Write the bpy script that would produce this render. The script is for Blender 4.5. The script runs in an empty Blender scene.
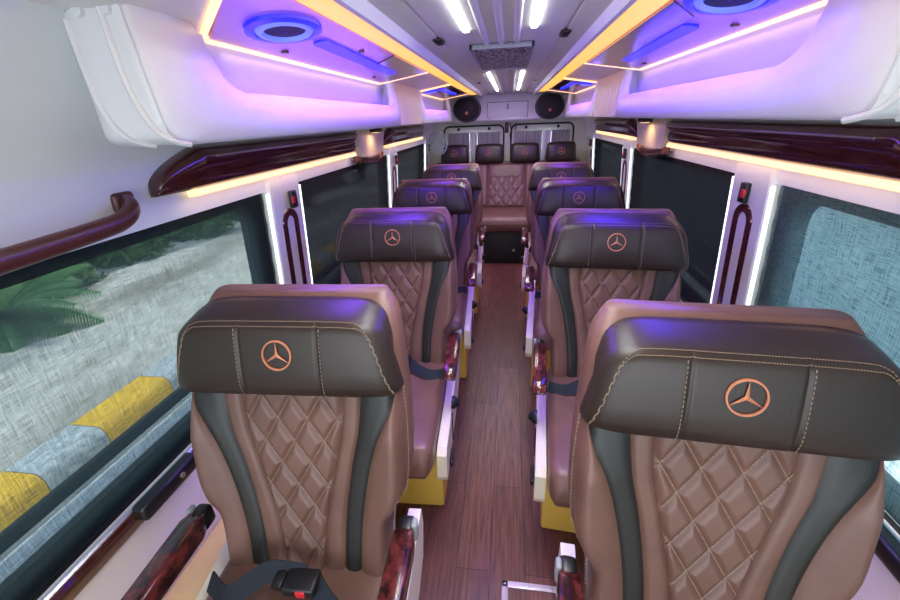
import bpy, bmesh, math, random
from mathutils import Vector, Matrix
random.seed(4)
PI = math.pi
C = bpy.context.scene.collection
FL = -0.07                                   # floor level

# ------------------------------------------------------------------ materials
def srgb(r, g, b):
    f = lambda c: (c/255/12.92) if c/255 <= .04045 else ((c/255+.055)/1.055)**2.4
    return (f(r), f(g), f(b), 1)

def mat(name, col, rough=.5, metal=0, coat=0, emit=None, estr=0, bump=None, noise=None, spec=None, sheen=0):
    m = bpy.data.materials.new(name); m.use_nodes = True
    nt = m.node_tree; b = nt.nodes['Principled BSDF']
    b.inputs['Base Color'].default_value = col
    b.inputs['Roughness'].default_value = rough
    b.inputs['Metallic'].default_value = metal
    b.inputs['Coat Weight'].default_value = coat
    b.inputs['Coat Roughness'].default_value = .05
    if spec is not None: b.inputs['Specular IOR Level'].default_value = spec
    if sheen: b.inputs['Sheen Weight'].default_value = sheen
    if emit:
        b.inputs['Emission Color'].default_value = emit
        b.inputs['Emission Strength'].default_value = estr
    tc = nt.nodes.new('ShaderNodeTexCoord')
    if bump:
        sc, st = bump
        n = nt.nodes.new('ShaderNodeTexNoise'); n.inputs['Scale'].default_value = sc; n.inputs['Detail'].default_value = 3
        bp = nt.nodes.new('ShaderNodeBump'); bp.inputs['Strength'].default_value = st; bp.inputs['Distance'].default_value = .002
        nt.links.new(tc.outputs['Object'], n.inputs['Vector'])
        nt.links.new(n.outputs['Fac'], bp.inputs['Height']); nt.links.new(bp.outputs['Normal'], b.inputs['Normal'])
    if noise:                                    # (scale xyz, second colour, lo, hi)
        s, c2, lo, hi = noise
        mp = nt.nodes.new('ShaderNodeMapping'); mp.inputs['Scale'].default_value = s
        n = nt.nodes.new('ShaderNodeTexNoise'); n.inputs['Scale'].default_value = 1; n.inputs['Detail'].default_value = 6
        r = nt.nodes.new('ShaderNodeValToRGB')
        r.color_ramp.elements[0].position = lo; r.color_ramp.elements[0].color = col
        r.color_ramp.elements[1].position = hi; r.color_ramp.elements[1].color = c2
        nt.links.new(tc.outputs['Object'], mp.inputs['Vector']); nt.links.new(mp.outputs['Vector'], n.inputs['Vector'])
        nt.links.new(n.outputs['Fac'], r.inputs['Fac']); nt.links.new(r.outputs['Color'], b.inputs['Base Color'])
    return m

M = {}
M['brown'] = mat('brown_leather', srgb(118, 84, 72), .40, bump=(260, .25), noise=((9, 9, 9), srgb(106, 74, 63), .35, .7))
M['black'] = mat('black_leather', srgb(50, 39, 33), .36, bump=(260, .2))
M['stripe'] = mat('charcoal_leather', srgb(37, 36, 33), .42, bump=(260, .2))
M['copper'] = mat('copper_embroidery', srgb(205, 128, 92), .5)
M['thread'] = mat('tan_thread', srgb(150, 128, 105), .7)
M['white'] = mat('white_moulding', srgb(228, 231, 234), .35)
M['liner'] = mat('white_headliner', srgb(236, 241, 242), .42, bump=(500, .15))
M['cream'] = mat('cream_plastic', srgb(226, 212, 190), .4)
M['lining'] = mat('pale_side_lining', srgb(228, 212, 204), .4)
M['plinth'] = mat('cream_plinth_glow_tint', srgb(240, 206, 140), .45)  # cream plastic with the yellow LED glow mixed into its colour
M['yellow'] = mat('pedestal_glow_tint', srgb(232, 192, 84), .45)  # yellow light from under the seats is painted into this colour
M['blackp'] = mat('black_plastic', srgb(24, 24, 26), .35)
M['rubber'] = mat('black_rubber', srgb(16, 18, 19), .7)
M['darkgreen'] = mat('dark_box_paint', srgb(30, 34, 32), .5, noise=((60, 60, 60), srgb(22, 25, 23), .4, .6))
M['belt'] = mat('navy_webbing', srgb(20, 27, 38), .75, bump=(700, .5))
M['red'] = mat('red_plastic', srgb(205, 40, 48), .35)
M['chrome'] = mat('brushed_aluminium', srgb(196, 190, 200), .3, metal=.9)
M['hatchframe'] = mat('hatch_frame_metal', srgb(205, 190, 205), .4, metal=.35)
M['grey'] = mat('grey_plastic', srgb(150, 152, 156), .4)
M['gloss'] = mat('maroon_gloss_lacquer', srgb(62, 20, 18), .10, coat=1, noise=((14, 2, 18), srgb(74, 25, 21), .42, .62))
M['maroon'] = mat('maroon_vinyl', srgb(84, 42, 38), .35, coat=.2)
M['burl'] = mat('red_burl_wood', srgb(40, 13, 12), .2, coat=.5, noise=((45, 30, 45), srgb(112, 42, 40), .42, .66))
M['mauve'] = mat('mauve_gloss_panel', srgb(222, 158, 196), .25, coat=.4)
M['darkpanel'] = mat('dark_mirror_panel', srgb(30, 10, 14), .12, coat=.3, spec=.3)
M['panelwhite'] = mat('ceiling_panel_white', srgb(236, 234, 232), .38)
M['led'] = mat('led_white', (1, 1, 1, 1), .5, emit=(.93, .96, 1, 1), estr=9)
M['edge'] = mat('edge_glow_white', (1, 1, 1, 1), .5, emit=(.88, 1, .96, 1), estr=1.3)  # glow of the pillar strips that stand in for bright slits
M['amber'] = mat('led_amber', (1, .7, .25, 1), .5, emit=(1, .42, .05, 1), estr=1.0)
M['warm'] = mat('led_warm_strip', (1, .8, .5, 1), .5, emit=(1, .60, .27, 1), estr=1.0)
M['blue'] = mat('led_blue', (.01, .01, .4, 1), .3, emit=(.008, .012, 1, 1), estr=1.3)
M['bluetint'] = mat('led_blue_pale', (.3, .4, 1, 1), .4, emit=(.10, .16, 1, 1), estr=.5)
M['mesh'] = mat('speaker_mesh', srgb(34, 33, 38), .6, bump=(900, .8))
M['curtain'] = mat('grey_curtain', srgb(168, 168, 166), .7, sheen=.2)
M['silver'] = mat('silver_lining_fabric', srgb(226, 228, 222), .35)
M['doorpaint'] = mat('pale_door_paint', srgb(205, 206, 190), .4)
M['fan'] = mat('fan_white_plastic', srgb(200, 212, 214), .4)
M['plywood'] = mat('outdoor_wall', srgb(190, 205, 205), .8, noise=((2, 2, 2), srgb(160, 182, 186), .3, .7))

def wood_floor():
    m = bpy.data.materials.new('plank_laminate'); m.use_nodes = True
    nt = m.node_tree; b = nt.nodes['Principled BSDF']; L = nt.links.new
    tc = nt.nodes.new('ShaderNodeTexCoord')
    mp = nt.nodes.new('ShaderNodeMapping'); mp.inputs['Rotation'].default_value = (0, 0, PI/2)
    L(tc.outputs['Object'], mp.inputs['Vector'])
    br = nt.nodes.new('ShaderNodeTexBrick')
    br.inputs['Scale'].default_value = 1; br.inputs['Brick Width'].default_value = .95; br.inputs['Row Height'].default_value = .125
    br.inputs['Mortar Size'].default_value = .0012; br.inputs['Color1'].default_value = srgb(126, 80, 72)
    br.inputs['Color2'].default_value = srgb(104, 62, 57); br.inputs['Mortar'].default_value = srgb(48, 28, 26)
    br.offset = .4
    L(mp.outputs['Vector'], br.inputs['Vector'])
    mp2 = nt.nodes.new('ShaderNodeMapping'); mp2.inputs['Scale'].default_value = (95, 5, 1)
    L(tc.outputs['Object'], mp2.inputs['Vector'])
    n = nt.nodes.new('ShaderNodeTexNoise'); n.inputs['Scale'].default_value = 1; n.inputs['Detail'].default_value = 8; n.inputs['Roughness'].default_value = .65
    L(mp2.outputs['Vector'], n.inputs['Vector'])
    r = nt.nodes.new('ShaderNodeValToRGB'); r.color_ramp.elements[0].position = .3; r.color_ramp.elements[1].position = .72
    r.color_ramp.elements[0].color = (.32, .28, .28, 1); r.color_ramp.elements[1].color = (1.25, 1.2, 1.2, 1)
    L(n.outputs['Fac'], r.inputs['Fac'])
    mx = nt.nodes.new('ShaderNodeMix'); mx.data_type = 'RGBA'; mx.blend_type = 'MULTIPLY'; mx.inputs[0].default_value = 1
    L(br.outputs['Color'], mx.inputs[6]); L(r.outputs['Color'], mx.inputs[7]); L(mx.outputs[2], b.inputs['Base Color'])
    rr = nt.nodes.new('ShaderNodeMapRange'); rr.inputs['To Min'].default_value = .5; rr.inputs['To Max'].default_value = .28
    L(n.outputs['Fac'], rr.inputs['Value']); L(rr.outputs['Result'], b.inputs['Roughness'])
    bp = nt.nodes.new('ShaderNodeBump'); bp.inputs['Strength'].default_value = .35; bp.inputs['Distance'].default_value = .001
    L(n.outputs['Fac'], bp.inputs['Height']); L(bp.outputs['Normal'], b.inputs['Normal'])
    return m
M['floor'] = wood_floor()

def blind_mat(name, col, col2, open_, tint=(.80, .93, .97, 1)):
    m = bpy.data.materials.new(name); m.use_nodes = True
    nt = m.node_tree; L = nt.links.new
    for n in list(nt.nodes): nt.nodes.remove(n)
    out = nt.nodes.new('ShaderNodeOutputMaterial')
    tc = nt.nodes.new('ShaderNodeTexCoord')
    hs = []
    for s in ((8, 420, 16), (8, 24, 420)):
        mp = nt.nodes.new('ShaderNodeMapping'); mp.inputs['Scale'].default_value = s
        n = nt.nodes.new('ShaderNodeTexNoise'); n.inputs['Scale'].default_value = 1; n.inputs['Detail'].default_value = 2
        L(tc.outputs['Object'], mp.inputs['Vector']); L(mp.outputs['Vector'], n.inputs['Vector']); hs.append(n)
    ad = nt.nodes.new('ShaderNodeMath'); ad.operation = 'ADD'
    L(hs[0].outputs['Fac'], ad.inputs[0]); L(hs[1].outputs['Fac'], ad.inputs[1])
    mr = nt.nodes.new('ShaderNodeMapRange'); mr.inputs['From Min'].default_value = .75; mr.inputs['From Max'].default_value = 1.25
    mr.inputs['To Min'].default_value = max(open_-.22*(open_ > .1), 0); mr.inputs['To Max'].default_value = open_+.2*(open_ > .1)
    L(ad.outputs[0], mr.inputs['Value'])
    cr = nt.nodes.new('ShaderNodeMix'); cr.data_type = 'RGBA'
    cr.inputs[6].default_value = col; cr.inputs[7].default_value = col2
    mr2 = nt.nodes.new('ShaderNodeMapRange'); mr2.inputs['From Min'].default_value = .75; mr2.inputs['From Max'].default_value = 1.25
    L(ad.outputs[0], mr2.inputs['Value']); L(mr2.outputs['Result'], cr.inputs[0])
    d = nt.nodes.new('ShaderNodeBsdfDiffuse'); L(cr.outputs[2], d.inputs['Color'])
    t = nt.nodes.new('ShaderNodeBsdfTranslucent'); L(cr.outputs[2], t.inputs['Color'])
    m1 = nt.nodes.new('ShaderNodeMixShader'); m1.inputs[0].default_value = .5 if open_ > .1 else .12
    L(d.outputs[0], m1.inputs[1]); L(t.outputs[0], m1.inputs[2])
    tr = nt.nodes.new('ShaderNodeBsdfTransparent'); tr.inputs['Color'].default_value = tint
    m2 = nt.nodes.new('ShaderNodeMixShader'); L(mr.outputs['Result'], m2.inputs[0])
    L(m1.outputs[0], m2.inputs[1]); L(tr.outputs[0], m2.inputs[2]); L(m2.outputs[0], out.inputs['Surface'])
    return m
M['blind'] = blind_mat('sheer_teal_mesh_fabric', srgb(50, 62, 64), srgb(92, 106, 108), .62, (.22, .235, .235, 1))
M['blindr'] = blind_mat('pale_teal_mesh_fabric', srgb(48, 78, 80), srgb(146, 172, 170), .38, (.6, .68, .68, 1))
M['blackout'] = blind_mat('black_mesh_fabric', srgb(38, 38, 38), srgb(56, 56, 57), .01)

def glass_mat(name='window_glass'):
    m = bpy.data.materials.new(name); m.use_nodes = True
    nt = m.node_tree; L = nt.links.new
    for n in list(nt.nodes): nt.nodes.remove(n)
    out = nt.nodes.new('ShaderNodeOutputMaterial')
    t = nt.nodes.new('ShaderNodeBsdfTransparent'); t.inputs['Color'].default_value = (.82, .93, .95, 1)
    g = nt.nodes.new('ShaderNodeBsdfGlossy'); g.inputs['Roughness'].default_value = .02
    f = nt.nodes.new('ShaderNodeLayerWeight'); f.inputs['Blend'].default_value = .08
    mx = nt.nodes.new('ShaderNodeMixShader'); L(f.outputs['Facing'], mx.inputs[0]); L(t.outputs[0], mx.inputs[1]); L(g.outputs[0], mx.inputs[2])
    L(mx.outputs[0], out.inputs['Surface'])
    return m
M['glass'] = glass_mat()

def vent_mat():
    m = bpy.data.materials.new('perforated_silver'); m.use_nodes = True
    nt = m.node_tree; b = nt.nodes['Principled BSDF']; L = nt.links.new
    tc = nt.nodes.new('ShaderNodeTexCoord')
    v = nt.nodes.new('ShaderNodeTexVoronoi'); v.inputs['Scale'].default_value = 75
    L(tc.outputs['Object'], v.inputs['Vector'])
    r = nt.nodes.new('ShaderNodeValToRGB'); r.color_ramp.elements[0].position = .2; r.color_ramp.elements[1].position = .62
    r.color_ramp.elements[0].color = srgb(232, 226, 226); r.color_ramp.elements[1].color = srgb(38, 34, 36)
    L(v.outputs['Distance'], r.inputs['Fac']); L(r.outputs['Color'], b.inputs['Base Color'])
    b.inputs['Metallic'].default_value = .1; b.inputs['Roughness'].default_value = .4
    return m
M['vent'] = vent_mat()

# ------------------------------------------------------------------ helpers
class MB:
    """collects pieces of geometry for ONE mesh"""
    def __init__(s): s.v = []; s.f = []
    def add(s, vs, fs):
        o = len(s.v); s.v += [tuple(p) for p in vs]; s.f += [tuple(i+o for i in f) for f in fs]; return s
    def box(s, a, b, bev=0, seg=2, mtx=None):
        bm = bmesh.new()
        bmesh.ops.create_cube(bm, size=1)
        c = [(a[i]+b[i])/2 for i in range(3)]; d = [abs(b[i]-a[i]) for i in range(3)]
        for v in bm.verts: v.co = Vector((v.co.x*d[0]+c[0], v.co.y*d[1]+c[1], v.co.z*d[2]+c[2]))
        if bev: bmesh.ops.bevel(bm, geom=bm.edges[:], offset=min(bev, min(d)*.49), segments=seg, profile=.5, affect='EDGES')
        if mtx:
            for v in bm.verts: v.co = mtx @ v.co
        bm.verts.index_update()
        s.add([v.co[:] for v in bm.verts], [[v.index for v in f.verts] for f in bm.faces]); bm.free(); return s
    def loft(s, rings, caps=True, closed=True):
        n = len(rings[0]); vs = [p for r in rings for p in r]; fs = []
        for i in range(len(rings)-1):
            for j in range(n if closed else n-1):
                k = (j+1) % n
                fs.append((i*n+j, i*n+k, (i+1)*n+k, (i+1)*n+j))
        if caps and closed:
            fs.append(tuple(range(n))[::-1]); fs.append(tuple((len(rings)-1)*n+j for j in range(n)))
        return s.add(vs, fs)
    def tube(s, pts, r, n=8, close=False, sx=1, up=None):
        pts = [Vector(p) for p in pts]; rings = []; m = len(pts)
        u0 = Vector(up) if up else None
        for i, p in enumerate(pts):
            if close: t = (pts[(i+1) % m]-pts[i-1])
            else: t = pts[min(i+1, m-1)]-pts[max(i-1, 0)]
            t.normalize()
            u = u0 if u0 else (Vector((0, 0, 1)) if abs(t.z) < .9 else Vector((1, 0, 0)))
            a = t.cross(u).normalized(); b = a.cross(t).normalized()
            rr = r[i] if isinstance(r, (list, tuple)) else r
            rings.append([p + a*(math.cos(2*PI*k/n)*rr*sx) + b*(math.sin(2*PI*k/n)*rr) for k in range(n)])
        if close: rings.append(rings[0])
        return s.loft(rings, caps=not close)
    def prism(s, poly, fn0, fn1):
        a = [fn0(p) for p in poly]; b = [fn1(p) for p in poly]
        return s.loft([a, b])
    def disc(s, c, ax, r, h, n=28, ry=None):
        ax = Vector(ax).normalized(); u = ax.cross(Vector((0, 0, 1)) if abs(ax.z) < .9 else Vector((1, 0, 0))).normalized(); w = ax.cross(u)
        c = Vector(c); ry = ry or r
        R = lambda q, d: [c+ax*d+u*(math.cos(2*PI*k/n)*r*q)+w*(math.sin(2*PI*k/n)*ry*q) for k in range(n)]
        return s.loft([R(1, 0), R(1, h*.7), R(.94, h)])
    def ring(s, c, ax, R, r, n=32, k=8, ry=None):
        ax = Vector(ax).normalized(); u = ax.cross(Vector((0, 0, 1)) if abs(ax.z) < .9 else Vector((1, 0, 0))).normalized(); w = ax.cross(u)
        c = Vector(c); ry = ry or R
        rings = []
        for i in range(n):
            a = 2*PI*i/n; d = (u*math.cos(a)*R + w*math.sin(a)*ry); dn = d.normalized()
            rings.append([c+d+dn*(math.cos(2*PI*j/k)*r)+ax*(math.sin(2*PI*j/k)*r) for j in range(k)])
        rings.append(rings[0])
        return s.loft(rings, caps=False)
    def build(s, name, m, parent=None, smooth=True, angle=40):
        me = bpy.data.meshes.new(name); me.from_pydata(s.v, [], s.f); me.validate()
        bm = bmesh.new(); bm.from_mesh(me)
        bmesh.ops.remove_doubles(bm, verts=bm.verts, dist=1e-6)
        bmesh.ops.recalc_face_normals(bm, faces=bm.faces)
        for f in bm.faces: f.smooth = smooth
        if smooth:
            for e in bm.edges:
                if len(e.link_faces) == 2 and e.calc_face_angle(0) > math.radians(angle): e.smooth = False
        bm.to_mesh(me); bm.free()
        me.materials.append(M[m] if isinstance(m, str) else m)
        o = bpy.data.objects.new(name, me); C.objects.link(o)
        if parent: o.parent = parent
        return o

def tag(o, label=None, cat=None, group=None, kind=None):
    if label: o['label'] = label
    if cat: o['category'] = cat
    if group: o['group'] = group
    if kind: o['kind'] = kind
    return o
def thing(name, label, cat, loc=(0, 0, 0), group=None, rz=0):
    o = bpy.data.objects.new(name, None); C.objects.link(o); o.location = loc; o.rotation_euler = (0, 0, rz)
    return tag(o, label, cat, group)
def struct(name, mb, m, **k):
    return tag(mb.build(name, m, **k), kind='structure')
def copy_tree(o, parent=None):
    c = o.copy(); C.objects.link(c); c.parent = parent
    for ch in [x for x in o.children]: copy_tree(ch, c)
    return c
def mirror_tree(o, parent=None):
    """copy of a thing built for the other side of the cabin (mesh data mirrored in x)"""
    c = o.copy(); C.objects.link(c); c.parent = parent
    if o.data:
        me = o.data.copy(); me.transform(Matrix.Scale(-1, 4, (1, 0, 0))); me.flip_normals(); c.data = me
    c.location = (-o.location.x, o.location.y, o.location.z)
    for ch in [x for x in o.children]: mirror_tree(ch, c)
    return c
def lerp(a, b, t): return a+(b-a)*t
def interp(xs, ys, x):
    if x <= xs[0]: return ys[0]
    for i in range(len(xs)-1):
        if x <= xs[i+1]:
            t = (x-xs[i])/(xs[i+1]-xs[i]); t = t*t*(3-2*t) if False else t
            return lerp(ys[i], ys[i+1], t)
    return ys[-1]
def smooth_interp(xs, ys, x):
    # Catmull-Rom on uneven knots
    n = len(xs)
    if x <= xs[0]: return ys[0]
    if x >= xs[-1]: return ys[-1]
    i = max(k for k in range(n-1) if xs[k] <= x)
    h = xs[i+1]-xs[i]; t = (x-xs[i])/h
    m = lambda k: 0 if k <= 0 and False else ((ys[min(k+1, n-1)]-ys[max(k-1, 0)])/(xs[min(k+1, n-1)]-xs[max(k-1, 0)]))
    h00 = 2*t**3-3*t*t+1; h10 = t**3-2*t*t+t; h01 = -2*t**3+3*t*t; h11 = t**3-t*t
    return h00*ys[i]+h10*h*m(i)+h01*ys[i+1]+h11*h*m(i+1)

def emblem_mb(mb, P, R, th=.0035):
    """three-pointed star in a ring; P(x, z, d) -> point on the surface at emblem coords with depth d"""
    n = 40; rings = []
    for i in range(n+1):
        a = 2*PI*i/n
        rings.append([P(math.cos(a)*(R+q), math.sin(a)*(R+q), d) for q, d in ((-.05*R, 0), (-.05*R, th), (.05*R, th), (.05*R, 0))])
    mb.loft(rings, caps=False)
    for k in range(3):
        a = PI/2+2*PI*k/3; b = a+PI/2
        tip = (math.cos(a)*R*.98, math.sin(a)*R*.98)
        L_ = (math.cos(b)*R*.13, math.sin(b)*R*.13); c0 = (0, 0)
        vs = [P(*c0, th*1.6), P(L_[0], L_[1], 0), P(tip[0], tip[1], th), P(-L_[0], -L_[1], 0)]
        in1 = (math.cos(a+PI/3)*R*.13, math.sin(a+PI/3)*R*.13); in2 = (math.cos(a-PI/3)*R*.13, math.sin(a-PI/3)*R*.13)
        vs = [P(0, 0, th*1.5), P(in1[0], in1[1], th*.6), P(tip[0], tip[1], th), P(in2[0], in2[1], th*.6)]
        mb.add(vs, [(0, 1, 2), (0, 2, 3)])

# ------------------------------------------------------------------ passenger seat (local: emblem at x=0,y=0,z=1.007; faces -Y)
def yb(z):      # front surface of the backrest along its height
    return smooth_interp([.40, .50, .62, .75, .90, 1.0], [-.105, -.075, -.045, -.015, .02, .045], z)
def half_w(z):  # outline of backrest
    return smooth_interp([.40, .47, .545, .585, .625, .68, .80, .92, 1.04], [.205, .212, .216, .222, .246, .256, .258, .25, .235], z)
bq = lambda z: smooth_interp([.40, .55, .70, .80, .92], [.046, .060, .092, .115, .122], z)
bi = lambda z: smooth_interp([.40, .55, .70, .80, .92], [.100, .108, .132, .155, .170], z)
bo = lambda z: smooth_interp([.40, .55, .68, .78, .86, .92], [.140, .150, .172, .200, .236, .249], z)

def panel(name, lo, hi, parent, m, puff, side=0, nx=8, z0=.41, z1=.925, quilt=False, nz=70):
    mb = MB()
    sides = (side,) if side else (0,)
    for sgn in sides:
        rings = []
        for i in range(nz+1):
            z = lerp(z0, z1, i/nz); a, b = lo(z), hi(z); row = []
            for j in range(nx+1):
                t = j/nx; x = lerp(a, b, t)
                e = (1-abs(2*t-1)**4) if not quilt else (1-abs(2*t-1)**10)
                d = puff*e
                if quilt:
                    u = x/.036; w = (z-.66)/.056
                    g = min(abs(math.sin(PI*(u+w)/2)), abs(math.sin(PI*(u-w)/2)))
                    d = puff*min(1, e*1.2)*(.15+.85*min(1, (g*1.7))**.6)
                bolster = .030*max(0, (abs(x)-.12)/.13)**1.6*min(1, max(0, (.93-z)/.14))
                edge = .042*max(0, (abs(x)-half_w(z)+.03)/.03)**3
                row.append(((sgn or 1)*x, yb(z)-d-bolster+edge, z))
            rings.append(row)
        mb.loft(rings, caps=False, closed=False)
    return mb.build(name, m, parent, angle=180)

def hr_front(x, z, hw0=.245):
    return None

def make_seat():
    root = thing('passenger_seat', '', 'seat')
    # shell behind the leather
    rings = []
    zs = [.36, .40, .45, .50, .55, .585, .61, .64, .68, .74, .80, .86, .92, .98, 1.03, 1.055, 1.072, 1.084, 1.090]
    for z in zs:
        hw = half_w(min(z, 1.0)) + (.008 if z > .6 else 0)
        k = max(0, (z-.98)/.110); hw -= .034*k**3.0
        y0 = yb(min(z, 1.0))+.02 + (max(0, z-1.0)*.5)+.045*max(0, k-.5); y1 = yb(min(z, 1.0))+.125+max(0, z-1.0)*.3-.05*max(0, k-.7)
        if z < .6: y1 = y1-.02
        r = min(.035, (y1-y0)*.45); ring = []
        for cx, cy, a0 in ((hw-r, y0+r, -90), (hw-r, y1-r, 0), (-hw+r, y1-r, 90), (-hw+r, y0+r, 180)):
            for q in range(7):
                a = math.radians(a0+15*q); ring.append((cx+math.cos(a)*r, cy+math.sin(a)*r, z))
        rings.append(ring)
    MB().loft(rings).build('backrest_shell', 'brown', root, angle=60)
    # front upholstery, panel by panel
    panel('quilted_panel', lambda z: -bq(z), bq, root, 'brown', .013, quilt=True, nx=64, nz=190)
    mb = MB()
    for k in range(-14, 15):
        for sg in (-1, 1):
            run = []
            for i in range(161):
                z = lerp(.47, .90, i/160); w_ = (z-.66)/.056; x = sg*(2*k-w_)*.036
                if abs(x) < bq(z)-.004: run.append((x, yb(z)-.0035-.0008, z))
                elif len(run) > 2: mb.tube(run[::3]+[run[-1]], .0010, 4); run = []
                else: run = []
            if len(run) > 3: mb.tube(run[::3]+[run[-1]], .0010, 4)
    mb.build('quilt_stitching', 'thread', root)
    for s in (-1, 1):
        panel('inner_stripe', bq, bi, root, 'brown', .010, side=s)
        tag(panel('contrast_stripe', bi, bo, root, 'stripe', .007, side=s), 'charcoal curved stripe')
        panel('side_bolster', bo, half_w, root, 'brown', .010, side=s)
    # bolster stitching
    for s in (-1, 1):
        mb = MB()
        for i in range(44):
            z = .50+.009*i
            if z > .89: break
            p = lambda zz: (s*(half_w(zz)+.0062), yb(zz)+.026, zz)
            mb.tube([p(z), p(z+.005)], .0011, 4)
        mb.build('stitching', 'thread', root)
    # headrest: profile in (y,z) swept along x, shrinking at the ends
    prof = [(.10, .892), (.035, .884), (.004, .888), (-.012, .900), (-.016, .925), (-.012, .960), (-.002, 1.005), (.008, 1.045), (.017, 1.062),
            (.032, 1.069), (.060, 1.076), (.095, 1.083), (.120, 1.084), (.135, 1.070), (.135, .93), (.125, .90)]
    def sec(x):
        # half-width grows slightly towards the bottom (trapezoid outline)
        row = []
        for (y, z) in prof:
            hw = .250 - .020*max(0, (z-.92)/.17)
            t = min(1, abs(x)); X = x*hw*(1.11 if x < 0 else 1.03)
            sh = (max(0, 1-t**10))**(1/2.6)
            zc, yc = .895, .11
            zz = zc+(z-zc)*(1-.10*t**6)*lerp(sh, 1, .50) if z > zc else z
            yy = yc+(y-yc)*lerp(sh, 1, .50)
            groove = .0035*math.exp(-((abs(X)-.088)/.0035)**2)
            if y < .02 and z > .89: yy += groove
            row.append((X, yy, zz))
        return row
    ts = [-1, -.992, -.975, -.95, -.92, -.88, -.83, -.77, -.70, -.62, -.55, -.48, -.43]
    ts += [-.40, -.385, -.37, -.36, -.35, -.345, -.34, -.335, -.33, -.325, -.32, -.31, -.30, -.29, -.28, -.2, -.1, 0]
    ts += [-t for t in reversed(ts[:-1])]
    hr = MB().loft([sec(t) for t in ts]).build('headrest', 'black', root, angle=70)
    mb = MB()
    def seam(t, off=0):
        k_ = max(0, (abs(t)-.70)/.26); f_ = 8.35+off*(1-.6*min(1, k_*2))-5.6*min(1, k_)**2.2; i = int(f_)
        a = Vector(sec(t)[i]); b = Vector(sec(t)[i+1]); c = a.lerp(b, f_-i)
        return c+Vector((0, -.0014, .0010 if f_ > 8 else 0))
    N = 110
    for off in (-.5, .25):
        for i in range(N):
            t0 = -.96+1.92*i/N; t1 = t0+1.92/N*.6
            mb.tube([seam(t0, off), seam(t1, off)], .0010, 4)
    for s in (-1, 1):
        for dx in (.0075,):
            for i in range(18):
                z = .90+i*.0088
                y = smooth_interp([p[1] for p in prof[3:9]], [p[0] for p in prof[3:9]], z)
                y2 = smooth_interp([p[1] for p in prof[3:9]], [p[0] for p in prof[3:9]], z+.005)
                if z < 1.052: mb.tube([(s*(.088+dx), y-.0008, z), (s*(.088+dx), y2-.0008, z+.005)], .0010, 4)
    mb.build('stitching', 'thread', hr)
    # emblem on the headrest
    mb = MB()
    zs_ = [p[1] for p in prof[3:9]]; ys_ = [p[0] for p in prof[3:9]]
    emblem_mb(mb, lambda x, z, d: (x, smooth_interp(zs_, ys_, 1.000+z)-.0008-d, 1.000+z), .0315)
    tag(mb.build('emblem', 'copper', hr, angle=30), 'copper three-pointed star in a ring')
    # cushion
    rings = []
    n = 26
    for i in range(n+1):
        y = lerp(-.66, -.03, i/n); t = i/n
        hw = .222-.02*max(0, (.12-t)/.12)**2; e = 1-max(0, (.07-t)/.07)**2.2
        top = .355+(.440-.355)*max(.05, e)**.5+.012*max(0, (.35-t)); bot = .335
        ring = []; r = .035
        for cx, cz, a0 in ((hw-r, top-r, 0), (-hw+r, top-r, 90), (-hw+.01, bot+.01, 180), (hw-.01, bot+.01, 270)):
            rr = r if a0 < 180 else .01
            for q in range(6):
                a = math.radians(a0+18*q); ring.append((cx+math.cos(a)*rr, y, cz+math.sin(a)*rr))
            if a0 == 0:
                for q in range(1, 12):
                    x = lerp(hw-r, -hw+r, q/12); ring.append((x, y, top-.006*math.exp(-((abs(x)-.12)/.006)**2)))
        rings.append(ring)
    cu = MB().loft(rings).build('seat_cushion', 'brown', root, angle=60)
    MB().box((-.205, -.52, .265), (.205, .02, .338), .01).build('seat_frame', 'blackp', root)
    # valances
    for s in (-1, 1):
        poly = [(-.56, .225), (-.575, .255), (-.565, .345), (-.54, .365), (-.30, .375), (-.12, .40), (.04, .43), (.09, .43), (.10, .36), (.06, .27), (-.02, .235), (-.12, .225)]
        mb = MB(); mb.prism(poly, lambda p: (s*.226, p[0], p[1]), lambda p: (s*.262, p[0], p[1]))
        v = mb.build('side_valance', 'cream', root, angle=20)
        MB().box((s*.2615, -.36, .23), (s*.266, -.354, .372), .0005).build('seam_strip', 'rubber', v)
    # pedestal
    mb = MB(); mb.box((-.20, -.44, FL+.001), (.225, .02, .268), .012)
    tag(mb.build('pedestal', 'yellow', root), 'cream pedestal box, yellow light painted into its colour')
    MB().box((-.19, -.47, .245), (.19, .01, .275), .005).build('slide_frame', 'blackp', root)
    # armrests
    for s in (-1, 1):
        x0, x1 = s*.236, s*.286
        poly = []
        for y, z in ((-.085, .585), (-.10, .592), (-.34, .588), (-.375, .580), (-.392, .560), (-.385, .545), (-.34, .538), (-.10, .535), (-.088, .545)): poly.append((y, z))
        mb = MB(); r = .012
        mid = (x0+x1)/2; h = abs(x1-x0)/2
        mb.loft([[(mid+q*h*w, lerp(-.24, y, w2), lerp(.562, z, w2)) for y, z in poly] for q, w, w2 in ((-1, 1, .86), (-1, .93, .96), (-1, .75, 1), (1, .75, 1), (1, .93, .96), (1, 1, .86))])
        a = mb.build('armrest', 'burl', root, angle=50)
        tag(a, 'glossy red burl armrest pad')
        MB().box((x0+s*.006, -.095, .53), (x1-s*.004, -.045, .585), .012, 3).build('hinge', 'blackp', a)
        MB().box((x1-s*.010, -.085, .54), (x1+s*.003, -.060, .594), .005, 3).build('hinge_cap', 'grey', a)
        if s > 0: mb = MB(); mb.tube([(s*.255, -.07, .55), (s*.25, -.05, .47), (s*.243, -.03, .39)], .016, 10); mb.build('arm_bracket', 'blackp', a)
    # recline handle and knob on the aisle side (x+; mirrored for the right row)
    mb = MB(); mb.box((.262, -.50, .225), (.276, -.42, .252), .006, 3); mb.build('slide_lever', 'blackp', root)
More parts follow.
